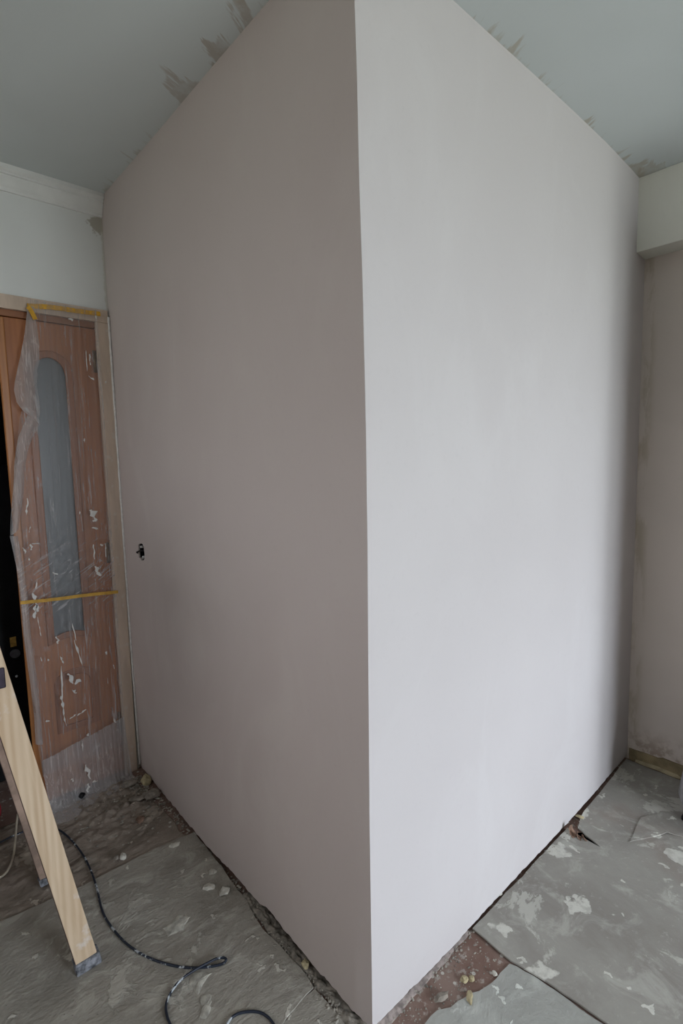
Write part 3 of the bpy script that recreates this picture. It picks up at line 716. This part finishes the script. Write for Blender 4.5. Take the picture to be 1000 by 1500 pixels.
def film_low(u, v):
    zt = .215 + .07*u + .004*nz(u*9, 3)
    xl = interp(LE, .12) + .012*v; xr = -.06 + .02*v
    x = xl + (xr-xl)*u
    L = zt+.05; d = v*L
    if d < zt-.012: z = zt-d; y = 0
    else: z = max(.003, zt-d); y = (d-(zt-.012))
    y2 = FY - .012 - abs(fold(x*1.3, z+.5))*.8 - .028*max(0, v)**2*(.6+.4*math.sin(u*9+1)) - y*(.9 + .5*math.sin(u*5)) - .05*(1-u)*v*v
    return Vector((x, y2, max(z, .003) + .004*abs(nz(x*30, v*9)) * (1 if z < .02 else 0)))
bm = bmesh.new(); grid(bm, film_low, 80, 70); fpart('lower_fold', bm, M_FILM2)
# the loose flap turned back at the upper left
FLP = [(40, 449), (37, 480), (30, 520), (21, 560), (20, 572), (24, 590), (34, 603), (45, 612), (55, 622)]
FRP = [(50, 449), (53, 475), (57, 505), (57, 530), (53, 545), (54, 570), (57, 590), (58, 605), (56, 622)]
def flap(u, v):
    i = v*(len(FLP)-1); k_ = min(int(i), len(FLP)-2); f = i-k_
    a = Vector(FLP[k_]).lerp(Vector(FLP[k_+1]), f); b = Vector(FRP[k_]).lerp(Vector(FRP[k_+1]), f)
    q = a.lerp(b, u); p = dw(q.x, q.y, FY-.012)
    p.y -= .014*math.sin(math.pi*u)*(.3+v) + .006*nz(p.x*40, p.z*14, 1) + .012*v; return p
bm = bmesh.new(); grid(bm, flap, 20, 50); fpart('turned_flap', bm, M_FILM2)
EL = [(58, 622), (48, 640), (42, 655), (37, 680), (35, 720), (30, 755), (27, 775)]
EL0 = [(40, 608), (27, 640), (24, 655), (21, 680), (19, 720), (16, 755), (15, 785)]
def hem(u, v):
    i = v*(len(EL)-1); k_ = min(int(i), len(EL)-2); f = i-k_
    a = Vector(EL0[k_]).lerp(Vector(EL0[k_+1]), f); b = Vector(EL[k_]).lerp(Vector(EL[k_+1]), f)
    q = a.lerp(b, u); p = dw(q.x, q.y, FY-.014)
    p.y -= .016*math.sin(math.pi*u) + .006*nz(p.x*50, p.z*12, 7); return p
bm = bmesh.new(); grid(bm, hem, 16, 40); fpart('gathered_edge', bm, M_FILM2)
EM0 = [(14, 785), (24, 830), (29, 870), (34, 930), (44, 1000), (50, 1050), (52, 1090)]
EM1 = [(26, 785), (34, 830), (40, 870), (45, 930), (55, 1000), (60, 1050), (63, 1090)]
def hem2(u, v):
    i = v*(len(EM0)-1); k_ = min(int(i), len(EM0)-2); f = i-k_
    a = Vector(EM0[k_]).lerp(Vector(EM0[k_+1]), f); b = Vector(EM1[k_]).lerp(Vector(EM1[k_+1]), f)
    q = a.lerp(b, u); p = dw(q.x, q.y, FY-.014)
    p.y -= .010*math.sin(math.pi*u) + .005*nz(p.x*50, p.z*12, 3); return p
bm = bmesh.new(); grid(bm, hem2, 10, 50); fpart('gathered_edge', bm, M_FILM2)
# plaster splashes on the film
M_SPL = simple('white_plaster_splash', (.62, .61, .58, 1), .8, .08, 80, .3, .001)
SPL = [(103, 468, 6, 5, 0), (126, 529, 2, 26, 0), (131, 527, 3, 14, 0), (133, 554, 8, 3, .6), (137, 754, 7, 16, .35), (138, 774, 8, 4, .3), (39, 742, 4, 22, -.15), (123, 645, 3, 5, 0), (116, 751, 3, 4, 0),
       (138, 762, 6, 5, 0), (137, 808, 3, 20, 0), (143, 836, 8, 15, .4), (154, 806, 2, 18, 0), (148, 798, 4, 3, .6), (51, 882, 6, 26, .1), (52, 895, 7, 18, -.2), (57, 917, 2, 26, .1), (53, 855, 2, 14, -.2),
       (83, 937, 5, 10, .2), (108, 925, 2.2, 24, .15), (114, 955, 3, 36, .2), (90, 966, 3, 11, .3), (103, 993, 6, 16, .35), (113, 998, 7, 8, -.7), (108, 1012, 5, 8, .6), (90, 1000, 2.4, 46, -.03), (91, 1032, 5, 26, .1), (94, 1052, 2.5, 22, .15),
       (106, 1049, 9, 2.4, -.35), (119, 1043, 12, 2.6, -.35), (127, 1128, 6, 22, .2), (127, 1152, 7, 13, -.1), (137, 1142, 6, 4, .3), (167, 1055, 3, 7, .3), (35, 806, 4, 8, .4), (45, 801, 4, 8, 0), (43, 775, 3, 8, -.3), (52, 796, 9, 2, .1), (42, 819, 3, 4, 0),
       (80, 840, 7, 4, .5), (155, 956, 4, 4, .5), (166, 976, 2, 6, .2), (157, 997, 2, 7, 0), (70, 966, 3, 3, 0), (60, 965, 2, 6, .2), (69, 1056, 5, 3, .2), (119, 1090, 2, 14, 0), (128, 1075, 4, 4, 0), (104, 1140, 4, 5, .3), (140, 465, 4, 4, 0), (154, 560, 3, 3, 0), (34, 579, 3, 4, 0), (39, 600, 3, 9, .5), (46, 606, 3, 7, -.4)]
tiny = bmesh.new()
for i, (px, py, w, h, r) in enumerate(SPL):
    p = dw(px, py, FY-.016); s = (p-CAM).dot(FWD)/FPX*1.12
    big = max(w, h) >= 9
    bm = bmesh.new() if big else tiny
    off = -.022 if py < 1080 else -.034
    L_, w_ = (h, w) if h >= w else (w, h); ax = Vector((math.sin(r), -math.cos(r))) if h >= w else Vector((math.cos(r), -math.sin(r)))
    nrm = Vector((-ax.y, ax.x)); ns = 4 if not big else 9; A_, B_ = [], []
    for kx in range(ns+1):
        t_ = kx/ns; ww = w_*.62*s*max(.12, .55 + .95*nz(t_*4.2+i*7.3, i*1.9)) * (math.sin(math.pi*(.06+.88*t_))**.5)
        cc = Vector((p.x, p.z)) + ax*((t_-.5)*L_*s) + nrm*(w_*.35*s*nz(t_*3+i*3.1, i*.7, 5))
        A_.append(cc+nrm*ww*random.uniform(.55, 1.15)); B_.append(cc-nrm*ww*random.uniform(.55, 1.15))
    ring = A_+B_[::-1]; cnt = len(ring)
    f0 = [bm.verts.new((q_.x, FY+off, q_.y)) for q_ in ring]
    mid_ = [(A_[kx % (ns+1)]+B_[kx % (ns+1)])/2 for kx in range(ns+1)]; cen = mid_+mid_[::-1]
    f1 = [bm.verts.new((c_.x+(q_.x-c_.x)*.7, FY+off-.0015, c_.y+(q_.y-c_.y)*.7)) for q_, c_ in zip(ring, cen)]
    n1 = ns+1
    for kx in range(ns): bm.faces.new((f1[kx], f1[kx+1], f1[cnt-2-kx], f1[cnt-1-kx])); bm.faces.new((f0[kx], f0[cnt-1-kx], f0[cnt-2-kx], f0[kx+1]))
    for kx in range(cnt): bm.faces.new((f0[kx], f0[(kx+1) % cnt], f1[(kx+1) % cnt], f1[kx]))
    if big: fpart('plaster_splash', bm, M_SPL, False)
o = fpart('plaster_splatter', tiny, M_SPL, False); o['kind'] = 'stuff'

# masking tape strips
M_TAPE = simple('yellow_masking_tape', (.62, .34, .03, 1), .6, .12, 40, .15)
M_TAPE2 = simple('faded_masking_tape', (.52, .30, .05, 1), .6, .15, 40, .15)
def tape(pts, wpx, mt, label, off):
    P = [dw(p[0], p[1], FY-off) for p in pts]; P = spline(P, 8); s = (P[0]-CAM).dot(FWD)/FPX*wpx/2
    bm = bmesh.new()
    def f(u, v):
        i = u*(len(P)-1); k_ = min(int(i), len(P)-2); c = P[k_].lerp(P[k_+1], i-k_); t_ = (P[k_+1]-P[k_]).normalized(); nn_ = Vector((-t_.z, 0, t_.x))
        return c + nn_*s*(2*v-1)*(1+.12*nz(u*14, v*5, 3)) + Vector((0, -.0012*abs(nz(u*20, v*3)), 0))
    bm = slab_grid(f, lambda u, v: f(u, v)+Vector((0, .0012, 0)), 30, 3)
    return tag(obj('masking_tape', bm, mt), label, 'tape', 'tape strips holding the plastic sheet')
tape([(40, 448), (75, 450), (110, 455), (147, 460)], 7, M_TAPE, 'yellow masking tape strip along the head of the door', .006)
tape([(41, 449), (46, 456), (52, 468)], 6, M_TAPE, 'short slanting yellow tape piece at the upper left of the plastic', .030)
tape([(30, 883), (80, 878), (125, 872), (173, 867)], 5, M_TAPE2, 'faded yellow tape strip across the middle of the plastic', .027)

# black tube stub under the plastic
a_ = fl(108, 1163, .013); b_ = fl(122, 1166, .013)
bm = bmesh.new(); tube(bm, [a_ + (b_-a_)*k for k in (0, .3, .7, 1)], .013, 14)
tb = obj('tube_stub', bm, M_BLACK, None, True); tag(tb, 'short black tube stub lying at the hem of the plastic sheet', 'tube')

# ------------------------------------------------------------------ wooden stepladder
M_PINE = wood('pale_pine', (.63, .50, .355, 1), (.47, .335, .21, 1), .55, 1.0, 'z', .3, (.66, .63, .60, 1))
M_PINEB = simple('shaded_far_pine', (.27, .19, .145, 1), .7, .35, 14, .2)  # shade painted into the colour of the far stile
M_PINED = simple('shade_toned_pine', (.10, .062, .055, 1), .8, .3, 20, .3)  # painted shade for the narrow left faces of the stiles
M_SHOE = simple('dusty_grey_rubber', (.16, .165, .18, 1), .8, .75, 55, .5, .003)
M_STEEL = simple('dark_steel', (.05, .04, .055, 1), .4, .3, 30, .1, .001, .7)
lad = empty('wooden_stepladder', (-.49, .69, 0)); tag(lad, 'pale wooden stepladder with paint smears and wrapped feet', 'ladder')
def lpart(name, bm, mt, s=False): return sub(obj(name, bm, mt, None, s), lad)
LS = -.172
def stile(y0, y1, x_at0, zlo, zhi, w=.057, s=LS, bev=.003):
    bm = bmesh.new(); pts = []
    for z in (zlo, zhi):
        for (dx, yy) in ((0, y0), (w, y0), (w, y1), (0, y1)): pts.append(bm.verts.new((x_at0+s*z+dx, yy, z)))
    q = pts
    for f in ((0, 1, 2, 3), (7, 6, 5, 4), (0, 4, 5, 1), (1, 5, 6, 2), (2, 6, 7, 3), (3, 7, 4, 0)): bm.faces.new([q[k] for k in f])
    bmesh.ops.bevel(bm, geom=bm.edges[:], offset=bev, segments=2, affect='EDGES', profile=.5); return bm
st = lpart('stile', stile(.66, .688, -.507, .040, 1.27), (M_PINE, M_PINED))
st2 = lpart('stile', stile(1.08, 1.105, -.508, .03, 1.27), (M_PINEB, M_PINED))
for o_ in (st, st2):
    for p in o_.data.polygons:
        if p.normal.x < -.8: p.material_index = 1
def shoe(y0, y1, x0, z1, sd):
    bm = stile(y0-.004, y1+.006, x0-.004, .004, z1, .067, LS, .004)
    bmesh.ops.subdivide_edges(bm, edges=bm.edges[:], cuts=2, use_grid_fill=True)
    for v in bm.verts: v.co += Vector((nz(v.co.x*60, v.co.y*60, v.co.z*60+sd), nz(v.co.x*60+9, v.co.y*60, v.co.z*60), .4*nz(v.co.x*60, v.co.y*60+5, v.co.z*60)))*.0035
    for v in bm.verts: v.co.z = max(v.co.z, .0056)
    return bm
lpart('wrapped_foot', shoe(.66, .688, -.507, .042, 1), M_SHOE, False)
lpart('wrapped_foot', shoe(1.08, 1.105, -.508, .032, 5), M_SHOE, False)
for z in (1.02,):
    lpart('step', BX((-.507+LS*z-.035, .689, z-.022), (-.507+LS*z+.055, 1.079, z), .003), M_PINE)
bm = BX((-.690, .652, .890), (-.617, .659, .942), .003); lpart('hinge_plate', bm, M_STEEL)
# back frame
for y in (.67, 1.09):
    bm = stile(y, y+.024, -1.17, .02, 1.27, .05, .28); lpart('back_stile', bm, M_PINE)
lpart('back_rail', BX((-1.17+.28*.5+.01, .695, .47), (-1.17+.28*.5+.035, 1.089, .53), .003), M_PINE)
lpart('top_step', BX((-.87, .64, 1.272), (-.64, 1.13, 1.295), .004), M_PINE)

# ------------------------------------------------------------------ cords on the floor
def cord_mat(name, c, fleck, amt):
    t = NT(name); f = t.noise(38, 4, .6); return t.done(t.mix(t.ramp(f, amt, amt+.04), c, fleck), .45, t.bump(f, .2, .001), .4)
M_CORD = cord_mat('black_cord_plaster_flecks', (.014, .020, .034, 1), (.42, .45, .47, 1), .54)
Z = .0092
pts = [(-60, 1265), (0, 1234), (25, 1222), (55, 1212), (80, 1213), (100, 1226), (120, 1250), (133, 1275), (142, 1302), (150, 1335), (165, 1360), (185, 1382), (210, 1399), (240, 1411), (270, 1417), (298, 1417), (322, 1413), (331, 1407), (328, 1403), (318, 1404), (305, 1410), (285, 1421), (265, 1435), (250, 1454), (243, 1472), (245, 1490), (252, 1510), (258, 1560)]
P = spline([fl(x, y, Z + (.008 if 17 <= i <= 22 else 0) + (.004 if 4 > i else 0)) for i, (x, y) in enumerate(pts)], 8)
bm = bmesh.new(); tube(bm, P, .0034, 8)
tag(obj('power_cord', bm, M_CORD, None, True), 'black plaster-flecked cord winding from the ladder to the bottom edge', 'cord')
pts = [(322, 1530), (330, 1505), (340, 1490), (355, 1483), (375, 1482), (390, 1488), (402, 1503), (410, 1530)]
bm = bmesh.new(); tube(bm, spline([fl(x, y, Z) for x, y in pts], 8), .0034, 8)
tag(obj('power_cord', bm, M_CORD, None, True), 'small arch of black cord at the bottom edge right of the winding cord', 'cord')
M_TUBE = simple('cream_cord', (.42, .37, .29, 1), .5, .15, 30, .1)
pts = [(26, 1192), (24, 1210), (22, 1235), (20, 1252), (14, 1270), (6, 1281), (-6, 1287), (-40, 1290)]
bm = bmesh.new(); tube(bm, spline([fl(x, y, .007 + (.06*(1-i/3) if i < 3 else 0)) for i, (x, y) in enumerate(pts)], 8), .0038, 8)
tag(obj('cream_cord', bm, M_TUBE, None, True), 'thin cream cord curving on the floor behind the ladder leg', 'cord')
# red coil at the left edge
c0 = fl(7, 1216, 0); M_RED = cord_mat('red_net_flecked', (.20, .012, .018, 1), (.5, .42, .40, 1), .62)
rc = empty('red_hose_coil', c0); tag(rc, 'dark red speckled coil standing at the left edge of the picture', 'hose')
for k_ in range(5):
    bm = bmesh.new(); R_ = .085 - .004*abs(k_-2); pl = []
    for i in range(41):
        a = 2*math.pi*i/40; pl.append(Vector((c0.x-.085 + R_*math.cos(a)*.95 - .03*k_*.3, c0.y + .012*k_ + .01*math.sin(2*a+k_), .096 + R_*math.sin(a))))
    tube(bm, pl, .0075, 8, False); sub(obj('hose_turn', bm, M_RED, None, True), rc)

# ------------------------------------------------------------------ plastic sack at the right edge
t = NT('grey_plastic_sack'); v = t.mapping((1, 1, .5)); a = t.noise(9, 5, .6, v, 1.5); b = t.noise(40, 4)
M_SACK = t.done(t.mix(t.ramp(a, .35, .65), (.20, .195, .195, 1), (.31, .305, .305, 1)), .35, t.bump(a, .8, .02), .5)
sk = empty('plastic_sack', (1.53, -.43, 0)); tag(sk, 'grey plastic sack at the right edge of the picture', 'sack')
bm = bmesh.new(); r = bmesh.ops.create_icosphere(bm, subdivisions=5, radius=1)
for vv in r['verts']:
    p = vv.co; q = Vector([math.copysign(abs(c)**.5, c) for c in p]); h = (q.z+1)/2
    wst = 1 - .16*h - .25*max(0, h-.8)*3
    k_ = 1 + .06*nz(p.x*2.2, p.y*2.2, p.z*2.2) + .03*nz(p.x*7, p.y*7, p.z*4)
    vv.co = Vector((1.505 + q.x*.140*wst*k_ + .05*h, -.405 + q.y*.140*wst*k_ - .03*h, .020 + .40*h*k_))
sub(obj('sack_body', bm, M_SACK, None, True), sk)
bm = bmesh.new(); box(bm, (1.40, -.53, .010), (1.62, -.300, .030), .006)
sub(obj('dark_base', bm, M_BLACK), sk)
bm = bmesh.new(); tube(bm, [(1.55, -.435, .37), (1.555, -.435, .405), (1.557, -.436, .42), (1.56, -.437, .45)], .02, 12, True, lambda u: .05-.038*math.sin(math.pi*min(1, u*1.1)))
sub(obj('tied_neck', bm, M_SACK, None, True), sk)
